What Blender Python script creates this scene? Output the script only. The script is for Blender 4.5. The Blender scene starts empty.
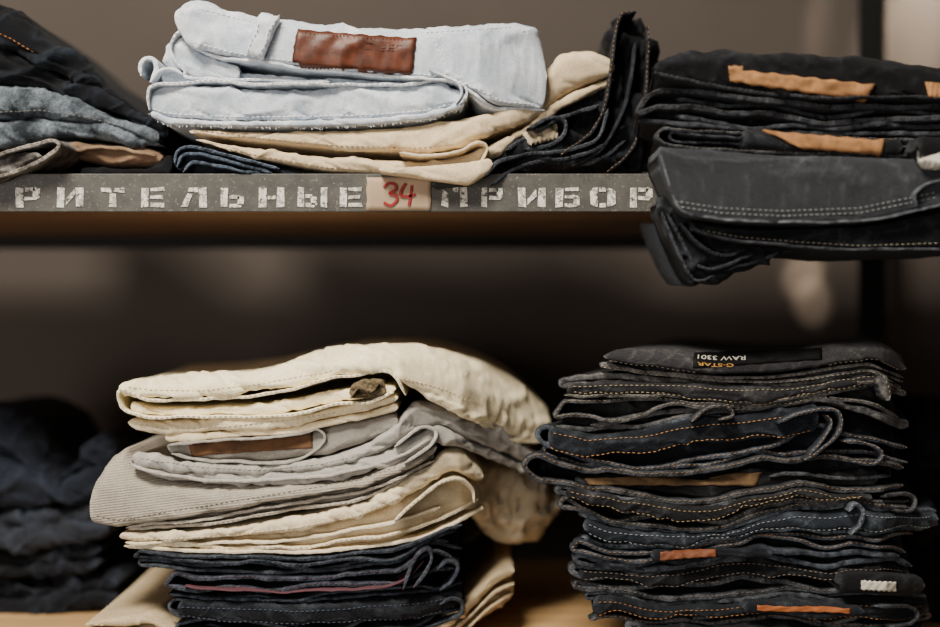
import bpy, math, random
import numpy as np
from mathutils import Vector
random.seed(7)
col = bpy.context.scene.collection
D = 1.044; K = 0.0008; CX = 470.0; CY = 313.5; CZ = 1.30
# ------------------------------------------------------------------ utils
def lin(h):
    h = h.lstrip('#'); r = [int(h[i:i+2], 16)/255 for i in (0, 2, 4)]
    return tuple((c/12.92 if c <= .04045 else ((c+.055)/1.055)**2.4) for c in r)
def W(px, py, Y):
    s = K*(D+Y)/D
    return np.array([(px-CX)*s, Y, CZ-(py-CY)*s])
rng = np.random.RandomState(3)
PERM = rng.permutation(256); PERM = np.concatenate([PERM, PERM, PERM])
GR = rng.normal(size=(256, 3)); GR /= np.linalg.norm(GR, axis=1)[:, None]
def pn(x, y, z):
    x, y, z = np.broadcast_arrays(np.asarray(x, float), np.asarray(y, float), np.asarray(z, float))
    xi = np.floor(x).astype(int); yi = np.floor(y).astype(int); zi = np.floor(z).astype(int)
    fx, fy, fz = x-xi, y-yi, z-zi
    u, v, w = [f*f*f*(f*(f*6-15)+10) for f in (fx, fy, fz)]
    def g(a, b, c):
        h = PERM[(PERM[(PERM[(xi+a) & 255]+yi+b) & 255]+zi+c) & 255]
        G = GR[h]
        return G[..., 0]*(fx-a)+G[..., 1]*(fy-b)+G[..., 2]*(fz-c)
    def L(a, b, t): return a+(b-a)*t
    return L(L(L(g(0,0,0), g(1,0,0), u), L(g(0,1,0), g(1,1,0), u), v),
             L(L(g(0,0,1), g(1,0,1), u), L(g(0,1,1), g(1,1,1), u), v), w)*1.6
def poly(P, x, sm=9):
    P = np.array(P, float)
    xs = np.arange(P[0, 0]-20, P[-1, 0]+21, 1.0)
    ys = np.interp(xs, P[:, 0], P[:, 1])
    k = np.hanning(2*sm+3); k /= k.sum()
    pad = np.pad(ys, sm+1, mode='edge'); ys = np.convolve(pad, k, 'valid')
    return np.interp(x, xs, ys)
def sagf(X, Y, dy):
    return (pn(X*5+3, Y*6, 2.2)*.008-.002)*np.clip(dy/.15, 0, 1)
def mesh(name, V, F, mat, parent=None, fade_rimlight=None, smooth=True, mats=None):
    V = np.asarray(V, float)
    off = np.array(parent['_o']) if parent is not None and '_o' in parent else np.zeros(3)
    me = bpy.data.meshes.new(name)
    me.from_pydata((V-off).tolist(), [], [list(map(int, f)) for f in F])
    if fade_rimlight is not None:
        a = me.attributes.new('fade_rimlight', 'FLOAT', 'POINT'); a.data.foreach_set('value', np.asarray(fade_rimlight, np.float32))
    me.materials.append(mat)
    if smooth: me.polygons.foreach_set('use_smooth', [True]*len(me.polygons))
    me.update()
    o = bpy.data.objects.new(name, me); col.objects.link(o)
    if parent is not None: o.parent = parent
    return o
def empty(name, label, cat, loc, group=None):
    o = bpy.data.objects.new(name, None); col.objects.link(o)
    o.location = [float(c) for c in loc]; o.empty_display_size = .02
    o['_o'] = [float(c) for c in loc]
    o['label'] = label; o['category'] = cat
    if group: o['group'] = group
    return o
def tube_faces(n, m, closed=True):
    F = []
    for i in range(n-1):
        for j in range(m if closed else m-1):
            j2 = (j+1) % m
            F.append((i*m+j, (i+1)*m+j, (i+1)*m+j2, i*m+j2))
    return F
# ------------------------------------------------------------------ materials
def nt(name):
    m = bpy.data.materials.new(name); m.use_nodes = True
    t = m.node_tree; t.nodes.clear()
    out = t.nodes.new('ShaderNodeOutputMaterial'); b = t.nodes.new('ShaderNodeBsdfPrincipled')
    t.links.new(b.outputs[0], out.inputs[0])
    return m, t, b
def noise(t, vec, scale, detail=3, rough=.55):
    n = t.nodes.new('ShaderNodeTexNoise'); n.inputs['Scale'].default_value = scale
    n.inputs['Detail'].default_value = detail; n.inputs['Roughness'].default_value = rough
    t.links.new(vec, n.inputs['Vector']); return n.outputs['Fac']
def ramp(t, fac, a, b, ca, cb):
    r = t.nodes.new('ShaderNodeValToRGB'); r.color_ramp.elements[0].position = a; r.color_ramp.elements[1].position = b
    r.color_ramp.elements[0].color = (*ca, 1); r.color_ramp.elements[1].color = (*cb, 1)
    t.links.new(fac, r.inputs[0]); return r.outputs[0]
def mix(t, fac, a, b, mode='MIX'):
    m = t.nodes.new('ShaderNodeMix'); m.data_type = 'RGBA'; m.blend_type = mode
    for s, v in ((m.inputs[0], fac), (m.inputs[6], a), (m.inputs[7], b)):
        if isinstance(v, (int, float)): s.default_value = v
        elif isinstance(v, tuple): s.default_value = (*v, 1)
        else: t.links.new(v, s)
    return m.outputs[2]
def math_(t, op, a, b):
    m = t.nodes.new('ShaderNodeMath'); m.operation = op
    for s, v in ((m.inputs[0], a), (m.inputs[1], b)):
        if isinstance(v, (int, float)): s.default_value = v
        else: t.links.new(v, s)
    return m.outputs[0]
def sc(c, f): return tuple(min(1, x*f) for x in c)
_mc = {}
def denim(base, fade_rimlight, fs=.85, grain=.65, var=.30, cord=False, rough=.92, wash=0.):
    key = (base, fade_rimlight, fs, grain, var, cord, wash)
    if key in _mc: return _mc[key]
    m, t, b = nt('cloth_'+base.strip('#'))
    tc = t.nodes.new('ShaderNodeTexCoord').outputs['Object']
    B, Fd = lin(base), lin(fade_rimlight)
    dark = B[1] < .06
    if dark:
        g_ = sum(B)/3; B = tuple((c*.68+g_*.32)*.50 for c in B); Fd = sc(Fd, .92)
    else: grain *= .36
    c = ramp(t, noise(t, tc, 22, 4), .3, .7, sc(B, 1-var), sc(B, 1+var))
    at = t.nodes.new('ShaderNodeAttribute'); at.attribute_name = 'fade_rimlight'  # worn edges plus rim light painted into the cloth colour
    n2 = ramp(t, noise(t, tc, 120, 5, .7), .36, .66, (.05,)*3, (1,)*3)
    f = math_(t, 'MULTIPLY', math_(t, 'MULTIPLY', at.outputs['Fac'], n2), fs)
    if wash: 
        f = math_(t, 'ADD', f, math_(t, 'MULTIPLY', ramp(t, noise(t, tc, 38, 6, .7), .42, .68, (0,)*3, (1,)*3), wash))
    f = math_(t, 'MINIMUM', f, 1.)
    c = mix(t, f, c, Fd)
    # twill: fine diagonal threads broken by noise
    mp = t.nodes.new('ShaderNodeMapping'); mp.inputs['Scale'].default_value = (1, 1, 3.4)
    mp.inputs['Rotation'].default_value = (0, .7, 0); t.links.new(tc, mp.inputs['Vector'])
    nz = noise(t, mp.outputs[0], 620, 3, .8)
    g = ramp(t, nz, .34, .68, (1-grain,)*3, (1+grain*1.5,)*3)
    c = mix(t, 1.0, c, g, 'MULTIPLY')
    bh = nz
    if cord:
        w = t.nodes.new('ShaderNodeTexWave'); w.wave_type = 'BANDS'; w.bands_direction = 'Z'
        w.inputs['Scale'].default_value = 155; w.inputs['Distortion'].default_value = .5
        mp2 = t.nodes.new('ShaderNodeMapping'); mp2.inputs['Rotation'].default_value = (0, .12, 0)
        t.links.new(tc, mp2.inputs['Vector']); t.links.new(mp2.outputs[0], w.inputs['Vector'])
        c = mix(t, 1.0, c, ramp(t, w.outputs['Fac'], 0, .6, (.8,)*3, (1.03,)*3), 'MULTIPLY')
        bh = math_(t, 'ADD', bh, math_(t, 'MULTIPLY', w.outputs['Fac'], .6))
    t.links.new(c, b.inputs['Base Color'])
    bh = math_(t, 'ADD', math_(t, 'MULTIPLY', bh, 1.0), math_(t, 'MULTIPLY', noise(t, tc, 110, 4, .5), 1.5 if dark else .9))
    bp = t.nodes.new('ShaderNodeBump'); bp.inputs['Strength'].default_value = .7; bp.inputs['Distance'].default_value = .0012 if dark else .0009
    t.links.new(bh, bp.inputs['Height']); t.links.new(bp.outputs[0], b.inputs['Normal'])
    b.inputs['Roughness'].default_value = rough
    b.inputs['Specular IOR Level'].default_value = .12
    b.inputs['Sheen Weight'].default_value = .03
    _mc[key] = m
    return m
def plain(name, colr, rough=.7, metal=0, var=.2, nscale=120, bump=.2, spec=.4, dist=.0004):
    m, t, b = nt(name)
    tc = t.nodes.new('ShaderNodeTexCoord').outputs['Object']
    B = lin(colr); n = noise(t, tc, nscale, 5)
    t.links.new(ramp(t, n, .3, .7, sc(B, 1-var), sc(B, 1+var)), b.inputs['Base Color'])
    b.inputs['Roughness'].default_value = rough; b.inputs['Metallic'].default_value = metal
    b.inputs['Specular IOR Level'].default_value = spec
    bp = t.nodes.new('ShaderNodeBump'); bp.inputs['Strength'].default_value = bump; bp.inputs['Distance'].default_value = dist
    t.links.new(n, bp.inputs['Height']); t.links.new(bp.outputs[0], b.inputs['Normal'])
    return m
M_leather = plain('leather_brown', '#4e2512', .5, var=.5, nscale=110, bump=.5, dist=.0008)
M_tan = plain('leather_tan', '#8f6743', .8, var=.4, nscale=110, bump=.5, dist=.001, spec=.2)
M_suede = plain('suede_brown', '#60422a', .85, var=.35, nscale=120)
M_rust = plain('leather_rust', '#6a3a20', .7, var=.4, nscale=150)
M_blacklabel = plain('label_black', '#060607', .7, var=.1, spec=.15)
M_white = plain('ink_white', '#b8b4a8', .7, var=.05)
M_gold = plain('ink_gold', '#b08038', .7, var=.05)
M_emb = plain('embossed_leather', '#43200f', .6, var=.3, nscale=300)
M_paper = plain('paper_kraft', '#a68f76', .85, var=.1, nscale=40)
M_red = plain('ink_red', '#8a141c', .6, var=.1)
def thread(c): 
    k = 'th'+c
    if k not in _mc: _mc[k] = plain('thread_'+c.strip('#'), c, .8, var=.15, bump=0)
    return _mc[k]
# ------------------------------------------------------------------ cloth builders
class Stack:
    def __init__(s, yref, drape=((0, 0), (1, 0)), group=None, warp=0., skew=0., wtop=None):
        s.y = yref; s.d = np.array(drape, float); s.group = group; s.warp = warp; s.skew = skew; s.wtop = wtop
    def Y(s, px): return s.y+np.interp(px, s.d[:, 0], s.d[:, 1])
    def wy(s, px, py):
        if not s.warp: return py
        k = 1. if s.wtop is None else np.clip((np.asarray(py, float)-s.wtop)/60., .25, 1.)
        return py+k*s.warp*(pn(px*.011, py*.012, s.y*50+.5)*1.6+pn(px*.026, py*.022, 3.3)*.9)
class G:   # one garment
    def __init__(s, st, label, base, fade_rimlight, th='#8b6a45', cat='jeans', name='folded_jeans', at=None, **mk):
        s.st = st; s.mat = denim(base, fade_rimlight, **mk); s.th = th
        px, py = at
        s.e = empty(name, label, cat, W(px, py, float(st.Y(px))+.05), st.group)
        s.runs = []
    def roll(s, T, B, yf=0., yb=.33, rt=None, rb=None, amp=.0016, endr=6, bulge=.42, seed=None, name='folded_leg',
             pw=.68, mat=None, nf=30, crease=1., step=1.5, ends=(1, 1), sm=9, fadeB=.6, pucker=.7):
        st = s.st; seed = random.uniform(0, 90) if seed is None else seed
        amp = amp*1.3
        x0, x1 = T[0][0], T[-1][0]
        n = max(12, int((x1-x0)/step)); px = np.linspace(x0, x1, n)
        t = st.wy(px, poly(T, px, sm)); b = st.wy(px, poly(B, px, sm))
        e0 = np.clip((px-x0)/endr, 0, 1) if ends[0] else np.ones(n)
        e1 = np.clip((x1-px)/endr, 0, 1) if ends[1] else np.ones(n)
        f = np.sqrt(np.clip(1-(1-np.minimum(e0, e1))**2, .003, 1))
        mid = (t+b)/2; t = mid+(t-mid)*f; b = mid+(b-mid)*f
        b = np.maximum(b, t+.2)
        Y = st.Y(px); sc_ = K*(D+Y)/D
        X = (px-CX)*sc_; Zt = CZ-(t-CY)*sc_; Zb = CZ-(b-CY)*sc_
        H = Zt-Zb
        RT = np.minimum(.030 if rt is None else rt, 1.1*H) if rt is None else np.full(n, rt)*f
        RB = np.minimum(.012, .6*H) if rb is None else np.full(n, rb)*f
        zc = Zb+bulge*H
        rows = []; fr = []; ed = []
        for ph in np.linspace(-math.pi/2, math.pi/2, nf):
            sn = math.copysign(abs(math.sin(ph))**pw, ph); cs = abs(math.cos(ph))**pw
            if ph > 0: z = zc+(Zt-zc)*sn; y = Y+yf+RT*(1-cs)
            else: z = zc+(zc-Zb)*sn; y = Y+yf+RB*(1-cs)
            rows.append((X, y, z)); fr.append(min(1, .25+cs)); ed.append(abs(sn)**4)
        ybk = np.maximum(yb, Y+yf+RT+.002) if yb > .05 else np.full(n, yb)
        for q in (.15, .4, .7, .97):
            rows.append((X, Y+yf+RT+(ybk-(Y+yf+RT))*q, Zt)); fr.append(.12); ed.append(0)
        rows.append((X, ybk, (Zt+Zb)/2)); fr.append(.1); ed.append(0)
        for q in (.97, .7, .4, .15):
            rows.append((X, Y+yf+RB+(ybk-(Y+yf+RB))*q, Zb)); fr.append(.05); ed.append(0)
        P = np.array([np.stack(r, -1) for r in rows]).transpose(1, 0, 2)
        fr = np.array(fr)[None, :]; ed = np.array(ed)[None, :]
        dy = P[..., 1]-(Y+yf)[:, None]
        if yb > .05:
            P[..., 2] += sagf(P[..., 0], P[..., 1], dy-.03); P[..., 0] += st.skew*np.clip(dy, 0, None)
        du = np.gradient(P, axis=0); dv = np.roll(P, -1, 1)-np.roll(P, 1, 1)
        N = np.cross(du, dv); N /= (np.linalg.norm(N, axis=2)[..., None]+1e-9)
        x, y, z = P[..., 0], P[..., 1], P[..., 2]
        wx = pn(x*12+seed, y*10, z*16)*.8
        w = pn(x*7, y*8+seed, z*24+wx)*1.2+pn(x*20+z*14, y*14+seed, z*44+wx)*.5
        r1 = 1-np.abs(pn(x*10+z*12+seed, y*8, z*32+seed+wx))*3.8
        r2 = 1-np.abs(pn(x*34-z*28+seed*2, y*18, z*64+wx*2))*3.8
        r3 = 1-np.abs(pn(x*18+z*44+seed*3, y*18, z*26-wx))*8.
        r4 = 1-np.abs(pn(x*40+z*60+seed*4, y*18, z*30+wx))*7.
        r1 = np.clip(r1, 0, 1); r2 = np.clip(r2, 0, 1); r3 = np.clip(r3, 0, 1); r4 = np.clip(r4, 0, 1)
        w = w+crease*(r1**1.6*1.15+r2**2*.36-r3*.65-r4*.34)
        w = w+pucker*ed*(pn(x*130, seed, z*20)*.5+pn(x*260, seed, z*40)*.26)
        fin = pn(x*110, y*90+seed, z*130)*.08
        P = P+N*((w+fin)*amp*fr*f[:, None])[..., None]
        m = P.shape[1]
        V = P.reshape(-1, 3); F = tube_faces(n, m)
        F.append(tuple(range(m))[::-1]); F.append(tuple((n-1)*m+j for j in range(m)))
        fd = np.zeros((n, m)); fd[:, :4] = fadeB*np.linspace(1, .0, 4)[None, :]
        fd += (r1**3*.3+r2**3*.25)*fr
        fd += (1-np.minimum(e0, e1))[:, None]*.5
        mesh(name, V, F, mat or s.mat, s.e, fd.reshape(-1))
        return P[:, :nf]
    def proj(s, P): 
        return CX+P[..., 0]/(D+P[..., 1])*D/K, CY-(P[..., 2]-CZ)/(D+P[..., 1])*D/K
    def on(s, g, px, py, off=0.):
        n, m, _ = g.shape
        ppx, ppy = s.proj(g)
        c = np.interp(px, ppx[:, m//2], np.arange(n)); i = int(min(c, n-2)); fc = c-i
        colm = ppy[i]*(1-fc)+ppy[i+1]*fc
        mono = np.minimum.accumulate(colm)-np.arange(m)*1e-5
        r = np.interp(-py, -mono, np.arange(m)); j = int(min(r, m-2)); fr = r-j
        def bl(i, fc, j, fr):
            return (g[i, j]*(1-fc)+g[i+1, j]*fc)*(1-fr)+(g[i, j+1]*(1-fc)+g[i+1, j+1]*fc)*fr
        p = bl(i, fc, j, fr)
        a = g[min(i+3, n-1), j]-g[max(i-2, 0), j]; b = g[i, min(j+3, m-1)]-g[i, max(j-2, 0)]
        N = np.cross(a, b); N = N/(np.linalg.norm(N)+1e-9)
        if N[1] > 0: N = -N
        return p+N*off, N
    def patch(s, g, C, thick=.0012, mat=None, name='leather_patch', nx=40, ny=12, wob=.6, label=None, lift=.0003, curl=0., arch=0.):
        C = [np.array(c, float) for c in C]   # TL TR BR BL
        top = []; bot = []
        for i in range(nx):
            a = i/(nx-1)
            for j in range(ny):
                b = j/(ny-1)
                q = (C[0]*(1-a)+C[1]*a)*(1-b)+(C[3]*(1-a)+C[2]*a)*b
                if i in (0, nx-1) or j in (0, ny-1):
                    q = q+np.array([math.sin(j*2.3+i), math.sin(i*1.1+j)])*.35*wob
                p, N = s.on(g, q[0], q[1]); ed = .35 if (i in (0, nx-1) or j in (0, ny-1)) else 1.
                cr = curl*max(0, abs(2*a-1)-.8)/.2+.0002*math.sin(i*.7+j*.5)+arch*min(1, 4*b*(1-b)*1.6)
                top.append(p+N*(thick*ed+lift+cr)); bot.append(p-N*.0006)
        nn = nx*ny; V = top+bot; F = []
        for i in range(nx-1):
            for j in range(ny-1):
                a = i*ny+j; F.append((a, a+1, a+ny+1, a+ny)); F.append((nn+a, nn+a+ny, nn+a+ny+1, nn+a+1))
        ring = [j for j in range(ny)]+[i*ny+ny-1 for i in range(1, nx)]+[(nx-1)*ny+j for j in range(ny-2, -1, -1)]+[i*ny for i in range(nx-2, 0, -1)]
        for k in range(len(ring)):
            a, b = ring[k], ring[(k+1) % len(ring)]; F.append((a, nn+a, nn+b, b))
        fd = np.zeros(len(V)); 
        for i in range(nx):
            for j in range(ny):
                if i in (0, nx-1) or j in (0, ny-1): fd[i*ny+j] = 1
        o = mesh(name, V, F, mat or s.mat, s.e, fd)
        if label: o['label'] = label
        return o
    def stitch_pts(s, pts, Ns, w=.0008, L=.0026, gap=.0016, h=.0005, th=None):
        pts = np.array(pts); Ns = np.array(Ns); sv = []; sf = []
        dl = np.linalg.norm(np.diff(pts, axis=0), axis=1); cum = np.concatenate([[0], np.cumsum(dl)])
        tt = 0.
        while tt+L < cum[-1]:
            a = np.array([np.interp(tt, cum, pts[:, k]) for k in range(3)])
            b = np.array([np.interp(tt+L, cum, pts[:, k]) for k in range(3)])
            N = np.array([np.interp(tt, cum, Ns[:, k]) for k in range(3)]); N /= np.linalg.norm(N)+1e-9
            t = (b-a)/(np.linalg.norm(b-a)+1e-9); sd = np.cross(t, N)
            base = len(sv)
            for q, wd in ((a, .5), (a+t*L*.3, 1), (b-t*L*.3, 1), (b, .5)):
                sv += [q-sd*w/2*wd, q+N*h*wd, q+sd*w/2*wd, q-N*h*.6]
            for k in range(3):
                o = base+k*4
                for j in range(4): sf.append((o+j, o+4+j, o+4+(j+1) % 4, o+(j+1) % 4))
            sf.append((base, base+1, base+2, base+3)); sf.append((base+15, base+14, base+13, base+12))
            tt += L+gap
        if sv: s.runs.append((sv, sf, th or s.th))
    def stitch(s, g, path, sm=6, **k):
        xs = np.arange(path[0][0], path[-1][0], 2.0) if path[-1][0]-path[0][0] > 12 else None
        if xs is None:
            a, b = np.array(path[0], float), np.array(path[-1], float); q = [a+(b-a)*t for t in np.linspace(0, 1, 12)]
        else:
            ys = poly(path, xs, sm); q = list(zip(xs, ys))
        off = k.pop('off', .0004)
        r = [s.on(g, x, y, off) for x, y in q]
        s.stitch_pts([a for a, b in r], [b for a, b in r], **k)
    def seam(s, g, v, u0=.02, u1=.98, **k):     # stitches along a constant height of a rolled panel
        n, m, _ = g.shape; r = v*(m-1); j = int(min(r, m-2)); fr = r-j
        L = g[:, j]*(1-fr)+g[:, j+1]*fr; L = L[int(n*u0):int(n*u1)]
        A = g[:, min(j+2, m-1)]-g[:, max(j-1, 0)]; A = A[int(n*u0):int(n*u1)]
        T = np.gradient(L, axis=0); N = np.cross(T, A); N /= np.linalg.norm(N, axis=1)[:, None]+1e-9
        N[N[:, 1] > 0] *= -1
        s.stitch_pts(L+N*.0005, N, **k)
    def fray(s, g, v, u0=0., u1=1., count=160, L=.003, seed=1):
        n, m, _ = g.shape; rr = np.random.RandomState(seed); V = []; F = []
        for _ in range(count):
            i = int((u0+(u1-u0)*rr.rand())*(n-1)); p = g[i, int(v*(m-1))]
            d = np.array([rr.normal()*.7, -.5-rr.rand()*.5, rr.normal()*.5+(.5 if v > .5 else -.8)]); d /= np.linalg.norm(d)
            l = L*(.4+rr.rand()); w_ = np.array([.00028, 0, .00016]); b0 = len(V)
            mid = p+d*l*.5+np.array([rr.normal(), 0, rr.normal()])*.0004
            V += [p-w_, p+w_, mid-w_*.7, mid+w_*.7, p+d*l]
            F += [(b0, b0+1, b0+3, b0+2), (b0+2, b0+3, b0+4)]
        o = mesh('frayed_threads', V, F, s.mat, s.e, np.ones(len(V))); o['kind'] = 'stuff'
    def ribbon(s, path, t=4.4, yf=0., yb=.3, name='waistband', mat=None, stitch=0, seed=None, wob=.9, hem=.2, wy=.006, rope=1.):
        st = s.st; seed = random.uniform(0, 90) if seed is None else seed
        P = np.array(path, float)
        Q = np.vstack([2*P[0]-P[1], P, 2*P[-1]-P[-2]]); out = []
        for i in range(1, len(Q)-2):
            L = np.linalg.norm(Q[i+1]-Q[i]); m = max(2, int(L/2.0))
            for k in range(m):
                a = k/m
                out.append(.5*((2*Q[i])+(-Q[i-1]+Q[i+1])*a+(2*Q[i-1]-5*Q[i]+4*Q[i+1]-Q[i+2])*a*a+(-Q[i-1]+3*Q[i]-3*Q[i+1]+Q[i+2])*a**3))
        out.append(P[-1]); c = np.array(out); n = len(c)
        c[:, 1] = st.wy(c[:, 0], c[:, 1])
        c[:, 1] += pn(c[:, 0]*.022, c[:, 1]*.01, seed)*wob*1.8+pn(c[:, 0]*.07, c[:, 1]*.02, seed+5)*wob*.8+pn(c[:, 0]*.22, c[:, 1]*.02, seed+8)*wob*.3
        Y = st.Y(c[:, 0]); k_ = K*(D+Y)/D
        X = (c[:, 0]-CX)*k_; Z = CZ-(c[:, 1]-CY)*k_
        tx = np.gradient(X); tz = np.gradient(Z); l = np.hypot(tx, tz)+1e-9
        nx, nz = -tz/l, tx/l
        sarc = np.cumsum(l)
        ht = t*K*.5*(1+rope*(.20*pn(sarc*330, seed, 1.)+.30*pn(sarc*70, seed, 4.)))
        tap = np.clip(np.minimum(sarc-sarc[0], sarc[-1]-sarc)/.004, .35, 1); ht = ht*tap
        r = t*K*.5*(1+hem)
        sec = [(yb, 1.), (.12, 1.), (.04, 1.), (.016, 1.), (.0125, 1+hem), (.004+r, 1+hem)]
        arc = [(r-r*abs(math.cos(a))**.6, math.copysign(abs(math.sin(a))**.6, a)*(1+hem)) for a in np.linspace(math.pi/2, -math.pi/2, 8)]
        full = sec+arc+[(a, -b) for a, b in sec[::-1]]
        yw = pn(sarc*16, seed, 7.)*wy+pn(sarc*55, seed, 9.)*wy*.35+pn(sarc*260, seed, 2.)*.0006*rope
        rows = []; fd = []
        for d, q in full:
            yy = Y+yf+d+yw*math.exp(-d/.03) if d != yb else np.maximum(np.full(n, yb), Y+yf+.13)
            xx = X+nx*q*ht+(st.skew*(yy-Y-yf) if d > .03 else 0)
            rows.append(np.stack([xx, yy, Z+nz*q*ht+(sagf(X, yy, d-.03) if d > .03 else 0)], -1)); fd.append(math.exp(-d/.004) if d < .02 else 0)  # front rim lightened: wear and painted catch light together
        G_ = np.array(rows).transpose(1, 0, 2); m = len(full)
        F = tube_faces(n, m); F.append(tuple(range(m))[::-1]); F.append(tuple((n-1)*m+j for j in range(m)))
        o = mesh(name, G_.reshape(-1, 3), F, mat or s.mat, s.e, np.tile(np.array(fd), n))
        if stitch:
            sg = np.where(nz >= 0, 1., -1.)*stitch
            a = math.radians(26)
            off = math.sin(a)*(1+hem)*ht*1.03
            pts = np.stack([X+nx*off*sg, Y+yf+yw-.0004+0*X, Z+nz*off*sg], -1)
            Ns = np.stack([nx*0, -np.ones(n)*math.cos(a), nz*sg*math.sin(a)], -1)
            s.stitch_pts(pts, Ns, w=.0007, L=.0020, gap=.0022, h=.0004)
        return G_
    def loops(s, T, B, spec, t=4.4, wv=.22, x0=None, x1=None, **kw):
        x0 = T[0][0] if x0 is None else x0; x1 = T[-1][0] if x1 is None else x1
        path = []; sd = random.uniform(0, 50)
        for k, (lv, ua, ub) in enumerate(spec):
            xa, xb = x0+(x1-x0)*ua, x0+(x1-x0)*ub
            m = max(3, int(abs(xb-xa)/16)); xs = np.linspace(xa, xb, m)
            tt = poly(T, xs); bb = poly(B, xs); hh = bb-tt-t
            w = lv+wv*pn(xs*.014, sd+k*3., 0)*(1.5 if .1 < lv < .9 else .4)
            ys = tt+t/2+hh*np.clip(w, 0, 1)
            if k > 0:
                pv = path[-1]; dirx = -1 if ua < .5 else 1
                path.append(np.array([pv[0]+dirx*abs(ys[0]-pv[1])*.5, (ys[0]+pv[1])/2]))
            path += [np.array([x, y]) for x, y in zip(xs, ys)]
        return s.ribbon(path, t=t, **kw)
    def done(s):
        for sv, sf, th in s.runs: mesh('stitching', sv, sf, thread(th), s.e)
        s.runs = []
def inset(P, d): return [(x, y+d) for x, y in P]
def shiftx(P, a, b): 
    P = [list(p) for p in P]; P[0][0] += a; P[-1][0] -= b; return P
def level(T, B, l, dx0=0, dx1=0):
    xs = np.linspace(T[0][0]+dx0, T[-1][0]-dx1, 14)
    return [(x, float(a+(b-a)*l)) for x, a, b in zip(xs, poly(T, xs), poly(B, xs))]
# ------------------------------------------------------------------ box helper
def box(name, x0, x1, y0, y1, z0, z1, mat, parent=None, bev=.0):
    V = [(x0,y0,z0),(x1,y0,z0),(x1,y1,z0),(x0,y1,z0),(x0,y0,z1),(x1,y0,z1),(x1,y1,z1),(x0,y1,z1)]
    F = [(0,3,2,1),(4,5,6,7),(0,1,5,4),(1,2,6,5),(2,3,7,6),(3,0,4,7)]
    o = mesh(name, V, F, mat, parent, smooth=False)
    if bev:
        md = o.modifiers.new('bevel', 'BEVEL'); md.width = bev; md.segments = 2
    return o
# ------------------------------------------------------------------ setting
def wallmat():
    m, t, b = nt('wall_paint')
    tc = t.nodes.new('ShaderNodeTexCoord').outputs['Object']
    c = ramp(t, noise(t, tc, 3, 5), .3, .75, lin('#3b342f'), lin('#453d37'))
    t.links.new(c, b.inputs['Base Color']); b.inputs['Roughness'].default_value = .9
    bp = t.nodes.new('ShaderNodeBump'); bp.inputs['Strength'].default_value = .2; bp.inputs['Distance'].default_value = .002
    t.links.new(noise(t, tc, 60, 4), bp.inputs['Height']); t.links.new(bp.outputs[0], b.inputs['Normal'])
    return m
def woodmat(name, a, c_):
    m, t, b = nt(name)
    tc = t.nodes.new('ShaderNodeTexCoord').outputs['Object']
    mp = t.nodes.new('ShaderNodeMapping'); mp.inputs['Scale'].default_value = (2, 22, 22); t.links.new(tc, mp.inputs['Vector'])
    n = noise(t, mp.outputs[0], 3, 6, .6); n2 = noise(t, mp.outputs[0], 20, 3)
    c = ramp(t, n, .3, .7, lin(a), lin(c_)); c = mix(t, .5, c, ramp(t, n2, .35, .65, (.7,)*3, (1.15,)*3), 'MULTIPLY')
    t.links.new(c, b.inputs['Base Color']); b.inputs['Roughness'].default_value = .6
    return m
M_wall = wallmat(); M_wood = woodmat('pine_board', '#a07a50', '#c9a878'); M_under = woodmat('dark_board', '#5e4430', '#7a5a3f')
M_black = plain('black_steel', '#060606', .6, var=.2, spec=.2)
def railmat():
    m, t, b = nt('grey_painted_rail')
    tc = t.nodes.new('ShaderNodeTexCoord').outputs['Object']
    c = ramp(t, noise(t, tc, 70, 6, .65), .3, .72, lin('#33322f'), lin('#4d4b46'))
    c = mix(t, ramp(t, noise(t, tc, 420, 3, .7), .60, .74, (0,)*3, (.6,)*3), c, lin('#9a9488'))
    t.links.new(c, b.inputs['Base Color']); b.inputs['Roughness'].default_value = .6
    bp = t.nodes.new('ShaderNodeBump'); bp.inputs['Strength'].default_value = .3; bp.inputs['Distance'].default_value = .0005
    t.links.new(noise(t, tc, 300, 4), bp.inputs['Height']); t.links.new(bp.outputs[0], b.inputs['Normal'])
    return m
M_rail = railmat()
def stencil():
    m, t, b = nt('stencil_paint')
    tc = t.nodes.new('ShaderNodeTexCoord').outputs['Object']
    f = ramp(t, noise(t, tc, 200, 6, .75), .48, .58, (0,)*3, (1,)*3)
    f2 = ramp(t, noise(t, tc, 260, 6, .8), .535, .57, (0,)*3, (1,)*3)
    c = mix(t, f, lin('#d8d4ca'), lin('#98948a')); c = mix(t, f2, c, lin('#4a4843')); t.links.new(c, b.inputs['Base Color'])
    b.inputs['Roughness'].default_value = .8
    return m
M_sten = stencil()
YW = .50
w = box('wall_back', -3, 3, YW, YW+.05, 0, 2.8, M_wall); w['kind'] = 'structure'
w = box('floor', -3, 3, -3.5, YW+.05, -.05, 0, plain('floor_concrete', '#5a544d', .8)); w['kind'] = 'structure'
zt = W(0, 175, 0)[2]; zb = W(0, 212, 0)[2]
SH = empty('shelf', 'upper wooden shelf with grey painted front edge stencilled in white Cyrillic letters', 'shelf', (0, 0, zb))
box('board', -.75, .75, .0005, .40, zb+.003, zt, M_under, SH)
box('front_edge', -.75, .75, -.003, .0005, zb, zt+.0008, M_rail, SH, bev=.0006)
box('back_rail', -.75, .75, .375, .40, W(0, 248, .375)[2], zb+.003, M_black, SH)
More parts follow.
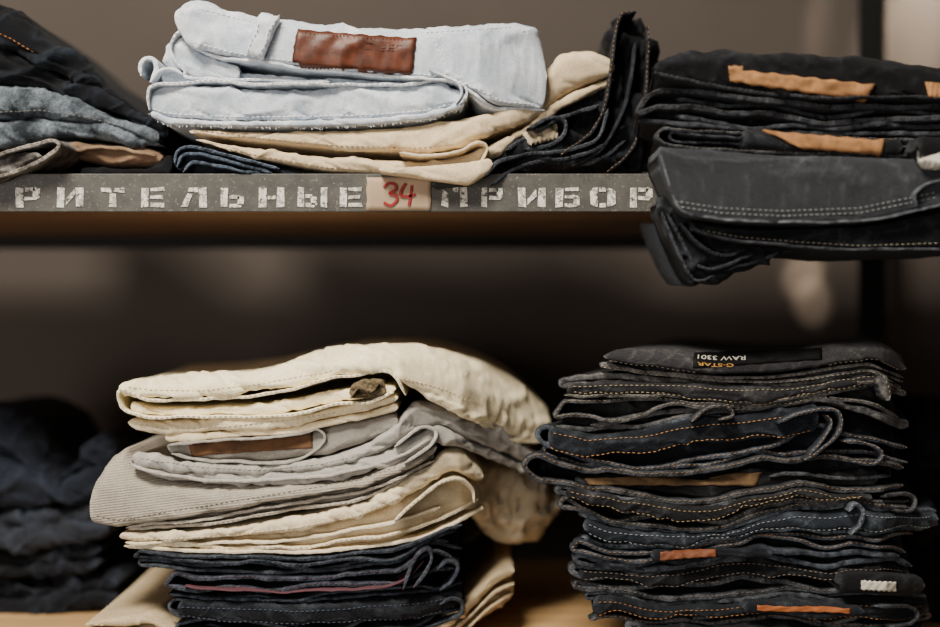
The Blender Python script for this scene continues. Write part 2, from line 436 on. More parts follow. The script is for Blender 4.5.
GL = {
'Р': [[(0,0),(.3,0),(.3,1),(0,1)],[(.37,.8),(.78,.8),(.78,1),(.37,1)],[(.72,.5),(1,.5),(1,.92),(.78,1),(.72,1)],[(.37,.36),(.85,.36),(.97,.5),(.37,.56)]],
'И': [[(0,0),(.28,0),(.28,1),(0,1)],[(.72,0),(1,0),(1,1),(.72,1)],[(.34,.08),(.34,.42),(.66,.92),(.66,.58)]],
'Т': [[(0,.76),(.44,.76),(.44,1),(0,1)],[(.56,.76),(1,.76),(1,1),(.56,1)],[(.35,0),(.65,0),(.65,.7),(.35,.7)]],
'Е': [[(0,0),(.3,0),(.3,1),(0,1)],[(.37,.8),(1,.8),(1,1),(.37,1)],[(.37,.4),(.9,.4),(.9,.6),(.37,.6)],[(.37,0),(1,0),(1,.2),(.37,.2)]],
'Л': [[(.7,0),(1,0),(1,1),(.7,1)],[(.28,.78),(.64,.78),(.64,1),(.3,1)],[(0,0),(.27,0),(.46,.72),(.24,.72)]],
'Ь': [[(0,0),(.3,0),(.3,1),(0,1)],[(.37,.44),(.8,.44),(.8,.62),(.37,.62)],[(.72,.12),(1,.12),(1,.5),(.85,.6),(.72,.5)],[(.37,0),(.85,0),(.95,.16),(.37,.18)]],
'Н': [[(0,0),(.28,0),(.28,1),(0,1)],[(.72,0),(1,0),(1,1),(.72,1)],[(.34,.4),(.66,.4),(.66,.6),(.34,.6)]],
'Ы': [[(0,0),(.22,0),(.22,1),(0,1)],[(.27,.44),(.5,.44),(.5,.62),(.27,.62)],[(.46,.1),(.66,.1),(.66,.54),(.46,.54)],[(.27,0),(.58,0),(.62,.16),(.27,.18)],[(.78,0),(1,0),(1,1),(.78,1)]],
'П': [[(0,.1),(.26,.0),(.28,.7),(.1,.9)],[(.72,0),(1,0),(1,1),(.72,1)],[(.5,.78),(.66,.78),(.66,1),(.42,1)]],
'Б': [[(0,0),(.3,0),(.3,1),(0,1)],[(.37,.8),(.95,.8),(.95,1),(.37,1)],[(.37,.42),(.8,.42),(.8,.6),(.37,.6)],[(.72,.12),(1,.12),(1,.48),(.85,.58),(.72,.5)],[(.37,0),(.85,0),(.95,.16),(.37,.18)]],
'О': [[(0,.18),(.12,.05),(.3,0),(.3,1),(.12,.95),(0,.82)],[(1,.18),(.88,.05),(.7,0),(.7,1),(.88,.95),(1,.82)],[(.37,0),(.63,0),(.63,.2),(.37,.2)],[(.37,.8),(.63,.8),(.63,1),(.37,1)]],
}
def word(seq, name):
    V = []; F = []; rr = random.Random(5)
    for ch, xa, xb in seq:
        for pl in GL[ch]:
            b0 = len(V); n = len(pl); J = [(rr.uniform(-.7, .7), rr.uniform(-.7, .7)) for _ in pl]
            for yy in (-.0036, -.0029):
                for (a, c), (ja, jc) in zip(pl, J):
                    p = W(xa+(xb-xa)*a+ja, 207-19.5*c+jc, -.003); V.append((p[0], yy, p[2]))
            F.append(tuple(b0+i for i in range(n))); F.append(tuple(b0+n+i for i in range(n-1, -1, -1)))
            for i in range(n): F.append((b0+i, b0+n+i, b0+n+(i+1) % n, b0+(i+1) % n))
    mesh(name, V, F, M_sten, SH, smooth=False)
word([('Р',16,40),('И',57,84),('Т',101,125),('Е',142,165),('Л',181,207),('Ь',221,244),('Н',259,284),('Ы',298,327),('Е',340,362)], 'stencilled_word')
word([('П',441,467),('Р',481,503),('И',518,546),('Б',556,580),('О',590,615),('Р',630,652)], 'stencilled_word')
V = []; F = []; nS = 22
for yy in (-.0040, -.0030):
    for i in range(nS):
        a = 2*math.pi*i/nS; r_ = 1+.22*math.sin(a*3+1)+.15*math.sin(a*7)
        p = W(446+15*r_*math.cos(a), 185+4.2*r_*math.sin(a), -.003); V.append((p[0], yy, p[2]))
F = [tuple(range(nS)), tuple(range(2*nS-1, nS-1, -1))]+[(i, nS+i, nS+(i+1) % nS, (i+1) % nS) for i in range(nS)]
mesh('dark_smudge', V, F, plain('dark_smudge', '#242322', .8), SH, smooth=False)
LB = empty('size_label', 'small beige paper label with handwritten red 34 stuck on shelf edge', 'label', W(399, 211, -.004))
V = []; F = []; nx = 16
for i in range(nx+1):
    for j in range(7):
        q = W(367+64*i/nx+(.6*math.sin(j*2) if i in (0, nx) else 0), 178+33*j/6, 0)
        V.append((q[0], -.0042-.0006*math.sin(i*.6)*math.sin(j*.7), q[2]))
for i in range(nx):
    for j in range(6):
        A = i*7+j; F.append((A, A+1, A+8, A+7))
o = mesh('paper', V, F, M_paper, LB); md = o.modifiers.new('thick', 'SOLIDIFY'); md.thickness = .0004
def stroke(pts, w, Y, V, F, steps=8):
    P = np.array(pts, float); Q = np.vstack([2*P[0]-P[1], P, 2*P[-1]-P[-2]]); c = []
    for i in range(1, len(Q)-2):
        for k in range(steps):
            t = k/steps; c.append(.5*((2*Q[i])+(-Q[i-1]+Q[i+1])*t+(2*Q[i-1]-5*Q[i]+4*Q[i+1]-Q[i+2])*t*t+(-Q[i-1]+3*Q[i]-3*Q[i+1]+Q[i+2])*t**3))
    c.append(P[-1]); c = np.array(c); d = np.gradient(c, axis=0); d /= np.linalg.norm(d, axis=1)[:, None]+1e-9
    b0 = len(V)
    for p, t in zip(c, d):
        for sgn in (-1, 1):
            q = W(p[0]-t[1]*w/2*sgn, p[1]+t[0]*w/2*sgn, 0)
            V.append((q[0], Y, q[2])); V.append((q[0], Y+.0006, q[2]))
    for i in range(len(c)-1):
        A = b0+i*4; F += [(A, A+4, A+6, A+2), (A+1, A+3, A+7, A+5), (A, A+1, A+5, A+4), (A+2, A+6, A+7, A+3)]
V = []; F = []
stroke([(384,188),(389,184),(395,185),(396,190),(390,194),(396,196),(397,201),(391,206),(384,203)], 2.6, -.0055, V, F)
mesh('handwritten_number', V, F, M_red, LB, smooth=False)
V = []; F = []
stroke([(406,184),(402,190),(401,196),(408,197),(416,195)], 2.6, -.0055, V, F)
stroke([(412,186),(411,195),(409,206)], 2.6, -.0055, V, F)
mesh('handwritten_number', V, F, M_red, LB, smooth=False)
zl = W(0, 660, 0)[2]
LS = box('shelf', -.75, .75, -.02, .42, zl-.03, zl, M_wood, bev=.002)
LS['label'] = 'lower pale pine shelf board under the tall jeans stacks'; LS['category'] = 'shelf'
def post(px0, px1, Y, name, label):
    a = W(px0, 0, Y)[0]; b = W(px1, 0, Y)[0]
    V = []
    prof = [(a, Y), (b, Y), (b, Y+.03), (b-.003, Y+.03), (b-.003, Y+.003), (a, Y+.003)]
    for z in (0, 2.4):
        V += [(x, y, z) for x, y in prof]
    n = 6
    F = [(i, (i+1) % n, n+(i+1) % n, n+i) for i in range(n)]+[tuple(range(n))[::-1], tuple(range(n, 2*n))]
    o = mesh(name, V, F, M_black, smooth=False); o['label'] = label; o['category'] = 'post'
post(859, 886, .43, 'shelf_post', 'black steel upright post behind the right-hand stacks')
# ------------------------------------------------------------------ stacks
gE = 'folded trousers in the pale and dark stack on the lower shelf'
E = Stack(0.0, ((0, 0), (400, 0), (460, .03), (560, .13)), gE, warp=1.4)
g = G(E, 'pale khaki trousers at the bottom of the pale and dark stack, touching the shelf', '#b8a585', '#dccdb0', at=(300, 653), name='folded_trousers', cat='trousers', th='#d0c09c', var=.12)
T = [(85,622),(120,618),(150,618),(172,629),(200,634),(300,638),(420,636),(450,616),(475,592),(495,572),(514,566)]
M = [(85,627),(150,624),(172,635),(300,642),(420,642),(450,628),(475,606),(495,586),(514,576)]
gr = g.roll(T, M, yf=.0, rt=.03, amp=.0016, name='front_panel'); g.stitch(gr, [(90,624),(165,629)]); g.stitch(gr, [(445,622),(480,592),(505,576)])
g.roll(level(M, [(85,653),(516,653)], .05), level(M, [(85,653),(300,653),(450,652),(475,630),(495,612),(516,600)], .95), yf=.012, amp=.0014)
g.ribbon([(514,584),(492,596),(450,634),(420,646),(300,646),(172,640),(120,631),(86,631)], t=2.4, yf=-.002, stitch=1, name='hem')
g.ribbon([(512,594),(490,608),(450,643),(420,650),(300,650),(172,647),(120,638),(82,637)], t=2.4, yf=-.004, name='hem'); g.done()
def dark(st, label, T, B, base, fade_rimlight, spec, th='#8b6a45', t=3.8, yf=0., body=True, stitch=1, name='folded_jeans', bodyoff=.028, panel=None, pamp=.0018, wv=.22, **mk):
    mx = (T[0][0]+T[-1][0])/2
    g = G(st, label, base, fade_rimlight, th, at=(mx, B[len(B)//2][1]), name=name, **mk)
    if body: g.roll(shiftx(inset(T, 1.5), 4, 3), inset(B, -1.5), yf=yf+bodyoff, amp=.0014, name='folded_legs')
    if panel:
        a, b, d0, d1 = panel
        gr = g.roll(level(T, B, a, d0, d1), level(T, B, b, d0, d1), yf=yf-.005, yb=.12, rt=.013, rb=.005, amp=pamp, name='front_panel', endr=7, bulge=.35, crease=.9)
        g.seam(gr, .22); g.seam(gr, .62)
    for k, sp in enumerate(spec):
        g.loops(T, B, sp, t=t*random.uniform(.7, 1.15), yf=yf+.003*k+random.uniform(-.004, .004), stitch=stitch if k == 0 else 0, wv=wv, name='waistband' if k == 0 else 'inner_layer')
    return g
S1 = [[(.0, 1, 0), (1., 0, 1)], [(.28, .95, .03), (.58, .03, .97)]]
S2 = [[(.0, .97, .03), (.5, 0, .98)], [(1., 0, 1), (.76, .99, .1)]]
S3 = [[(.0, 1, .02), (.38, 0, .98)], [(.66, .96, .02), (1., .02, 1)]]
P1 = [[(.68, 1, .01), (1., 0, 1)], [(.0, .5, .0), (.35, .01, .2)]]
P2 = [[(1., 0, 1), (.72, .99, .3)]]
P0 = [[(.0, 1, 0), (.22, .0, .9)]]
T = [(176,600),(230,603),(300,605),(380,601),(440,593),(464,588)]; B = [(178,631),(230,634),(300,637),(420,634),(464,613)]
g = dark(E, 'black-blue jeans directly above the khaki trousers at the stack bottom', T, B, '#1b1f27', '#545a64', P1+[[(.85,.9,.1)]], th='#3c4656', panel=(.0,.55,2,2), wv=.35)
g.ribbon([(440,602),(452,596),(462,600),(460,612),(448,618)], t=3.4, yf=-.010, yb=.03, name='belt_loop'); g.done()
T = [(168,571),(200,575),(260,577),(330,576),(400,569),(430,546),(460,554)]; B = [(172,597),(230,600),(300,602),(380,598),(440,590),(462,583)]
g = dark(E, 'dark indigo jeans with a reddish selvedge line near the stack bottom', T, B, '#1a202c', '#525a66', S2, th='#5d3b44', t=3.2, wv=.35)
g.ribbon([(186,584),(230,588),(300,590),(380,586),(408,575),(424,558)], t=1.5, yf=-.009, yb=.02, mat=thread('#54323a'), name='selvedge_edge', hem=0, rope=.3)
g.ribbon([(404,586),(410,568),(418,552),(428,546),(432,556),(424,572),(414,584)], t=3.0, yf=-.012, yb=.03, name='curled_corner', stitch=1)
g.ribbon([(440,588),(452,578),(458,564),(448,558),(438,566)], t=3.0, yf=-.010, yb=.04, name='curled_corner')
g.done()
T = [(135,548),(170,553),(250,556),(330,556),(400,548),(430,533),(462,520)]; B = [(138,566),(200,572),(260,574),(330,573),(400,566),(430,543),(462,550)]
g = dark(E, 'thin dark navy jeans directly below the lowest cream trousers', T, B, '#1b1f26', '#545a64', S3, th='#3c4656', t=3.0, wv=.35); g.done()
# E6
g = G(E, 'cream trousers with several wavy hems, lowest pale pair above the dark jeans', '#dacaaa', '#f1e6ce', at=(300, 552), name='folded_trousers', cat='trousers', th='#d8ccb4', var=.12)
T6 = [(120,533),(170,533),(240,525),(300,517),(360,504),(400,484),(430,466),(442,450),(462,448),(483,470)]
M6 = [(120,540),(170,541),(240,537),(300,530),(360,518),(400,500),(432,482),(452,470),(470,480),(483,482)]
B6 = [(120,546),(170,551),(250,554),(330,554),(400,546),(430,530),(462,516),(483,510)]
gr = g.roll(T6, M6, yf=-.002, amp=.0018, name='front_panel'); g.stitch(gr, [(130,538),(170,539),(240,534),(300,527),(360,515),(400,497)])
g.roll(shiftx(inset(M6, 1), 6, 4), inset(B6, -2), yf=.014, amp=.0014)
g.ribbon([(440,508),(400,520),(330,536),(250,543),(170,544),(126,541)], t=2.6, yf=-.002, name='inner_layer', wob=1.3)
g.ribbon([(478,500),(440,520),(400,532),(330,544),(250,548),(170,547),(128,545)], t=2.6, yf=.001, name='inner_layer', stitch=1, wob=1.3)
g.ribbon([(483,507),(440,530),(400,542),(330,551),(250,552),(170,550),(124,546)], t=3.0, yf=.0, name='inner_layer')
g.ribbon([(395,520),(420,498),(440,482),(458,478),(472,488),(474,500)], t=2.8, yf=-.010, yb=.05, name='waistband', stitch=1)
g.roll([(462,466),(485,462),(512,460),(540,468),(566,492)], [(462,520),(488,544),(512,554),(540,552),(566,524)], yf=.03, yb=.32, rt=.07, rb=.03, amp=.0045, pw=1., endr=20, mat=denim('#dccdb0', '#f0e6d0', var=.1))
g.done()
# E5 corduroy
g = G(E, 'grey-beige corduroy trousers with fine ribs jutting out furthest left', '#a1998d', '#c6beb0', at=(250, 525), name='folded_trousers', cat='trousers', th='#b5ab9c', cord=True, var=.1)
T5 = [(92,486),(104,462),(122,448),(140,466),(165,477),(220,485),(300,484),(360,476),(400,464),(437,440)]
M5 = [(92,521),(120,526),(170,517),(240,506),(300,496),(360,486),(400,472),(437,452)]
B5 = [(92,528),(120,531),(170,530),(240,522),(300,514),(360,501),(400,481),(437,464)]
gr = g.roll(T5, M5, yf=-.006, amp=.0016, rt=.03, rb=.006, name='front_panel', crease=.6, endr=4, sm=5, bulge=.2)
g.stitch(gr, [(96,515),(120,520),(170,511),(240,500),(300,490),(360,480),(400,466)], th='#8c8375')
g.roll(shiftx(inset(M5, 1), 24, 3), inset(B5, -2), yf=.012, amp=.001)
g.ribbon([(434,460),(400,477),(360,491),(300,502),(240,512),(170,522),(126,528)], t=2.6, yf=-.002, name='inner_layer', wob=1.2)
g.ribbon([(434,466),(400,482),(360,498),(300,509),(240,518),(170,527),(128,530)], t=2.8, yf=.0, name='inner_layer', stitch=1)
g.done()
# E4 light grey
g = G(E, 'light grey jeans curving under the pair with the brown suede patch', '#a19d97', '#c6c2ba', at=(260, 480), th='#c0bab0', var=.12)
T4 = [(133,453),(165,457),(200,461),(260,465),(320,458),(360,448),(390,430),(412,402),(440,404),(490,424),(525,444),(543,458)]
M4 = [(133,460),(165,466),(200,471),(260,473),(320,468),(360,459),(400,445),(440,425),(490,446),(525,462),(543,466)]
B4 = [(133,468),(160,475),(220,483),(300,482),(360,474),(400,460),(437,438),(490,458),(525,472),(543,476)]
gr = g.roll(T4, M4, yf=-.002, amp=.0026, name='front_panel'); g.stitch(gr, [(140,458),(165,462),(200,467),(260,470),(320,464),(360,455)])
g.roll(inset(M4, 1), B4, yf=.0, amp=.0022)
g.ribbon([(430,440),(400,456),(360,468),(300,478),(220,479),(160,471),(136,464),(134,458)], t=2.6, yf=-.006, yb=.1, name='inner_layer')
g.ribbon([(395,446),(420,428),(436,432),(430,446),(405,462)], t=3.0, yf=-.009, yb=.04, name='waistband', hem=.1)
g.done()
# E3 suede patch
g = G(E, 'grey jeans with a brown suede patch showing at the waist', '#8b8780', '#b9b4ab', at=(260, 460), th='#b09a78', var=.12)
T3 = [(166,440),(200,441),(230,438),(290,433),(345,424),(398,414)]
B3 = [(166,452),(200,458),(260,463),(320,456),(360,446),(400,428)]
gr = g.roll(T3, B3, yf=.004, rt=.012, amp=.0008, name='front_panel')
g.patch(gr, [(188,443),(312,431),(313,448),(192,456)], mat=M_suede, name='suede_patch')
g.ribbon([(168,444),(190,441),(240,438),(300,431),(318,428),(324,440),(300,458),(260,462),(200,458),(172,452)], t=2.4, yf=-.003, yb=.1, hem=.1)
g.done()
# E2
g = G(E, 'thin cream jeans directly beneath the topmost cream pair', '#ead9b4', '#f8efd8', at=(240, 437), th='#cfc4aa', var=.1)
T2 = [(129,418),(200,419),(260,416),(310,411),(350,402),(398,392)]
M2 = [(129,426),(165,433),(230,430),(290,424),(350,414),(398,402)]
B2 = [(131,430),(165,440),(230,437),(290,432),(345,423),(398,412)]
gr = g.roll(T2, M2, yf=-.004, amp=.0014, name='front_panel'); g.stitch(gr, [(140,424),(165,429),(230,426),(290,420),(340,412)])
g.roll(shiftx(inset(M2, 1), 36, 0), B2, yf=-.001, amp=.001); g.done()
# E1
g = G(E, 'cream-white jeans on top of the stack, small dark detail inside the waist', '#f6e8c2', '#fff7e0', at=(280, 413), th='#d0c2a0', var=.06)
T1 = [(122,382),(150,379),(200,378),(250,371),(300,357),(350,347),(400,344),(440,349),(480,361),(515,380),(550,412)]
M1 = [(122,390),(150,394),(200,395),(260,389),(310,380),(345,373),(390,368),(430,398),(480,424),(515,444),(550,442)]
gr = g.roll(T1, M1, yf=-.008, amp=.0024, rt=.07, rb=.006, name='front_panel', bulge=.22, crease=1.)
g.stitch(gr, [(128,387),(150,390),(200,391),(260,384),(310,375),(345,368)])
g.stitch(gr, [(400,378),(440,388),(480,405),(510,428)])
g.ribbon([(406,394),(396,376),(380,370),(345,376),(310,383),(260,393),(200,399),(150,397),(126,390),(123,402),(136,413),(200,416),(260,414),(310,409),(345,402),(372,400),(394,392)], t=2.6, yf=-.010, yb=.1, name='waistband', stitch=1, wob=1.)
g.roll([(132,402),(150,405),(200,407),(260,403),(310,395),(345,388),(378,382),(396,385)], [(132,410),(150,413),(200,415),(260,412),(310,406),(345,399),(378,395),(396,391)], yf=-.004, amp=.0014, name='inner_layer', rt=.008)
m_det = plain('mottled_tag', '#5c503a', .9, var=.85, nscale=420)
gl = g.roll([(350,384),(366,379),(386,379)], [(350,398),(366,400),(386,396)], yf=-.009, yb=.06, rt=.005, amp=.0022, name='crumpled_tag', endr=5, mat=m_det)
g.ribbon([(352,396),(360,386),(372,389),(380,381)], t=1.8, yf=-.014, yb=.0, name='crumpled_tag', mat=m_det, wob=1.5)
g.done()
# ---------------- stack F
gF = 'dark folded jeans in the tall right stack on the lower shelf'
Fk = Stack(0.0, ((0, 0), (880, 0), (945, .05)), gF, warp=5.6, skew=.28, wtop=385)
c1, c2, c3, c4 = '#1b1c20', '#26272b', '#1e242e', '#2e2f33'
b0 = [(565,379),(600,375),(660,378),(740,383),(820,379),(880,371),(903,380)]
b1 = [(566,398),(610,401),(660,397),(740,405),(800,397),(880,383),(907,398)]
b2 = [(548,425),(600,437),(650,431),(700,419),(760,408),(820,401),(870,417),(908,430)]
b3 = [(538,448),(580,463),(640,471),(700,467),(760,457),(810,448),(860,452),(905,460)]
b4 = [(550,478),(600,492),(660,501),(740,494),(800,484),(860,489),(908,484)]
b5 = [(572,511),(620,527),(680,529),(740,518),(800,508),(850,500),(938,514)]
b6 = [(572,541),(620,553),(680,551),(740,540),(820,533),(880,537),(938,530)]
b7 = [(574,564),(640,575),(700,570),(760,561),(820,567),(890,558),(918,566)]
b8 = [(582,590),(640,599),(700,605),(760,600),(820,592),(890,588),(928,596)]
b9 = [(614,621),(700,629),(780,621),(860,628),(926,620)]
b10 = [(620,655),(740,655),(926,642)]
def trim(P, x0, x1): 
    xs = [x0]+[p[0] for p in P if x0 < p[0] < x1]+[x1]; return [(x, float(np.interp(x, [q[0] for q in P], [q[1] for q in P]))) for x in xs]
fdefs = [
 ('black jeans resting on the shelf at the bottom of the right stack', trim(b9,632,926), b10, c1, '#5b5e63', P1, '#55504a', (0,.6,2,2)),
 ('black jeans with an orange waist strip low in the right stack', trim(b8,590,930), b9, c3, '#5d6268', P2+P0, '#8a6038', (.15,.7,2,2)),
 ('charcoal jeans with a small white tag low in the right stack', trim(b7,576,918), b8, c1, '#5a5d63', P1, '#6a6056', (0,.5,2,8)),
 ('dark jeans with a rust leather patch edge just under the faded blue pair', trim(b6,572,912), b7, c3, '#5a606a', S3, '#9a7248', None),
 ('slightly faded blue-grey jeans sticking out furthest right in the right stack', trim(b5,582,938), b6, '#2a3340', '#78828c', P2+P0, '#7b7f84', (.18,.74,0,2)),
 ('dark jeans with wavy waistband directly above the faded blue-grey pair', trim(b4,562,908), b5, c2, '#63656a', P1, '#8b7656', (.0,.5,2,40)),
 ('black jeans with a long tan patch inside, sticking out furthest left', trim(b3,537,902), b4, c1, '#5b5e63', [[(.0,1,.0),(1.,0,1)]], '#8a6a3f', None),
 ('dark indigo jeans with a curled corner stitched in orange on the right', trim(b2,546,908), b3, c3, '#5e6672', P1, '#a0764a', (.0,.55,2,90)),
 ('charcoal jeans third from the top of the right stack', trim(b1,556,907), b2, c4, '#6d6d6e', S2, '#8b7b60', None),
 ('charcoal jeans second from the top of the right stack', b0, b1, '#34343a', '#7a7977', P2+P0, '#94866c', (.25,.8,2,2)),
]
random.seed(12)
Fg = {}
for i, (lb, T, B, ba, fa, sp, th, pnl) in enumerate(fdefs):
    g = dark(Fk, lb, T, B, ba, fa, sp, th=th, yf=random.uniform(-.008, .008), panel=pnl, wv=.4, t=4.4, bodyoff=.022); Fg[i] = g
g = Fg[6]; gr = g.roll([(575,473),(620,477),(700,479),(765,470),(880,466)], [(575,483),(620,490),(700,492),(765,487),(880,480)], yf=.004, yb=.06, rt=.006, amp=.0014, name='inner_waist')
ax, ay = g.proj(gr); ym = lambda x, a=.5: float(np.interp(x, ax[:, 15], ay[:, -4]))*(1-a)+float(np.interp(x, ax[:, 15], ay[:, 4]))*a
g.patch(gr, [(584,ym(584,.2)),(762,ym(762,.2)),(756,ym(756,.9)),(590,ym(590,.8))], mat=plain('tan_suede_shaded', '#5f4930', .85, var=.4), name='leather_patch', wob=1.)  # tan darkened in its colour for the shade between layers
g.ribbon([(770,476),(800,470),(850,474),(890,470)], t=3, yf=.0, yb=.06, name='inner_layer')
def strip(g, T, B, x0, x1, mat, nm, a0=.2, a1=.85, wob=1., yf=-.009, base='inner_waist'):
    gr = g.roll(T, B, yf=yf, yb=.05, rt=.006, amp=.0008, name=base)
    ax, ay = g.proj(gr); ym = lambda x, a: float(np.interp(x, ax[:, 15], ay[:, -4]))*(1-a)+float(np.interp(x, ax[:, 15], ay[:, 4]))*a
    g.patch(gr, [(x0, ym(x0, a0)), (x1, ym(x1, a0)), (x1, ym(x1, a1)), (x0, ym(x0, a1))], mat=mat, name=nm, wob=wob, lift=.0008)
strip(Fg[3], [(650,551),(700,552),(770,549)], [(650,564),(700,564),(770,561)], 660, 716, M_rust, 'leather_patch')
strip(Fg[1], [(740,603),(800,602),(860,600)], [(740,614),(800,613),(860,611)], 757, 850, plain('orange_strip', '#8a4c22', .7), 'waist_strip', .3, .75, yf=-.012)
strip(Fg[2], [(835,569),(880,566),(920,570)], [(835,587),(880,587),(920,588)], 861, 895, M_white, 'paper_tag', .35, .8, 1.5, yf=-.012, base='pocket_corner')
g = Fg[7]; g.ribbon([(800,450),(828,436),(838,422),(830,408),(800,408),(775,418)], t=3.0, yf=-.014, yb=.06, name='curled_corner', stitch=1)
g.ribbon([(838,436),(862,440),(878,450),(872,460),(846,456)], t=3.0, yf=-.012, yb=.04, name='curled_corner', stitch=1)
g.ribbon([(806,446),(822,432),(828,420),(822,413)], t=2.4, yf=-.013, yb=.03, name='inner_layer', stitch=1)
g = Fg[9]; g.ribbon([(874,374),(880,384),(884,400)], t=12, yf=-.012, yb=.0, name='belt_loop', hem=.05, stitch=1)
g = Fg[5]; g.ribbon([(880,492),(900,490),(912,497),(908,508),(890,508)], t=3, yf=-.010, yb=.04, name='curled_corner')
g = Fg[4]; g.ribbon([(843,506),(850,498),(858,508),(856,522),(846,532)], t=3.0, yf=-.014, yb=.03, name='curled_corner', stitch=1)
g = Fg[8]; g.ribbon([(690,424),(706,408),(724,406),(730,414),(716,420)], t=2.6, yf=-.010, yb=.04, name='curled_corner', stitch=1)
g = Fg[1]; g.ribbon([(870,600),(900,598),(914,606),(908,616),(884,618)], t=3, yf=-.010, yb=.04, name='curled_corner')
for i in Fg: Fg[i].done()
g = G(Fk, 'charcoal grey jeans on top of the right stack with black printed waist label', '#403f45', '#8a8884', at=(750, 376), th='#948a78')
T = [(602,354),(625,350),(690,351),(760,350),(820,345),(870,340),(893,345),(903,366)]
M = [(602,360),(640,367),(700,371),(760,371),(820,366),(870,358),(903,372)]
B = [(604,364),(640,370),(700,375),(760,377),(820,374),(870,367),(903,378)]
gr = g.roll(T, M, yf=-.008, rt=.05, amp=.0008, name='front_panel', bulge=.15)
g.seam(gr, .18, .02, .32); g.seam(gr, .18, .74, .98)
g.loops([(604,364),(640,371),(700,375),(760,375),(820,370),(870,363),(903,376)], inset(B, 5), [(.0, 1, 0), (1., 0, 1)], t=2.6, yf=.000, stitch=-1, wv=.05, wob=.4, wy=.002)
g.roll([(608,364),(640,369),(700,374),(760,376),(820,372),(870,366),(900,376)], inset(B, 2), yf=.01)
ppx, ppy = g.proj(gr)
def ytop(px): return float(np.interp(px, ppx[:, -1], ppy[:, -1]))
def ybot(px): return float(np.interp(px, ppx[:, 6], ppy[:, 6]))
def yl(px, a): return ytop(px)+(ybot(px)-ytop(px))*a
xs0, xs1 = 693, 822
g.patch(gr, [(xs0, yl(xs0, .16)), (xs1, yl(xs1, .20)), (xs1, yl(xs1, .74)), (xs0, yl(xs0, .86))], mat=M_blacklabel, name='printed_label', thick=.0008)
def fonttext(txt, g, grd, x0, x1, yfun, hpx, rot, mat, name, off=.0016):
    cu = bpy.data.curves.new('t', 'FONT'); cu.body = txt; cu.align_x = 'CENTER'; cu.align_y = 'CENTER'; cu.offset = .006
    ob = bpy.data.objects.new('t', cu); col.objects.link(ob)
    dg = bpy.context.evaluated_depsgraph_get(); dg.update()
    me = bpy.data.meshes.new_from_object(ob.evaluated_get(dg)); bpy.data.objects.remove(ob)
    V = np.array([v.co[:] for v in me.vertices]); F = [tuple(p.vertices) for p in me.polygons]
    lo, hi = V.min(0), V.max(0); V = (V-(lo+hi)/2)/(hi-lo+1e-9)
    s_ = -1 if rot else 1; out = []
    for v in V:
        x = (x0+x1)/2+s_*v[0]*(x1-x0)
        out.append(g.on(grd, x, yfun(x)-s_*v[1]*hpx, off)[0])
    mesh(name, out, F, mat, g.e, smooth=False); bpy.data.meshes.remove(me)
fonttext('RAW 3301', g, gr, 697, 745, lambda x: yl(x, .38), 3.5, True, M_white, 'label_text', off=.0017)
fonttext('G-STAR', g, gr, 697, 733, lambda x: yl(x, .66), 3.0, True, M_gold, 'label_text', off=.0017)
g.done()
# ---------------- right edge
R_ = Stack(.12, ((0, 0), (1, 0)), 'dark jeans at the right edge of the lower shelf', warp=3)
for lb, T, B in (('very dark jeans low behind the right stack at the picture edge', [(905,560),(940,545),(1010,545)], [(905,622),(940,624),(1010,624)]),
                 ('very dark jeans in the middle behind the right stack at the picture edge', [(905,490),(940,478),(1010,475)], [(905,556),(940,541),(1010,541)]),
                 ('very dark jeans highest behind the right stack at the picture edge', [(905,420),(925,400),(1010,405)], [(905,486),(940,474),(1010,471)])):
    g = G(R_, lb, '#17181c', '#3a3d44', at=(950, B[1][1])); g.roll(T, B, amp=.004); g.done()
# ---------------- stack D
Dk = Stack(.17, group='dark blue jeans in the blurred left stack on the lower shelf', warp=5)
for lb, T, B, c in (
 ('black-blue jeans at the bottom of the blurred lower left stack', [(-60,577),(0,579),(60,578),(118,572)], [(-60,613),(60,613),(118,606)], '#15181f'),
 ('dark blue jeans third from the top of the blurred lower left stack', [(-60,545),(0,548),(60,550),(100,545)], [(-60,575),(0,576),(60,575),(104,568)], '#14161b'),
 ('faded dark blue jeans second from top of the blurred lower left stack', [(-60,508),(0,512),(60,505),(110,496)], [(-60,543),(0,546),(60,547),(112,542)], '#323844'),
 ('dark navy jeans on top of the blurred lower left stack', [(-60,406),(0,410),(22,418),(44,448),(62,464),(76,442),(96,434),(112,450),(117,470)], [(-60,505),(0,509),(60,502),(117,492)], '#262f40')):
    g = G(Dk, lb, c, '#4a5568', at=(20, B[1][1]))
    m = [(x, y+(float(poly(B, np.array([x]))[0])-y)*.45) for x, y in T]
    g.roll(T, inset(m, 2), amp=.005, yb=.38, name='upper_fold', rt=.05, pw=.9, endr=14, sm=5)
    g.roll(inset(m, 2), B, amp=.0045, yb=.38, yf=-.006, name='lower_fold', rt=.02, pw=.9, endr=12); g.done()
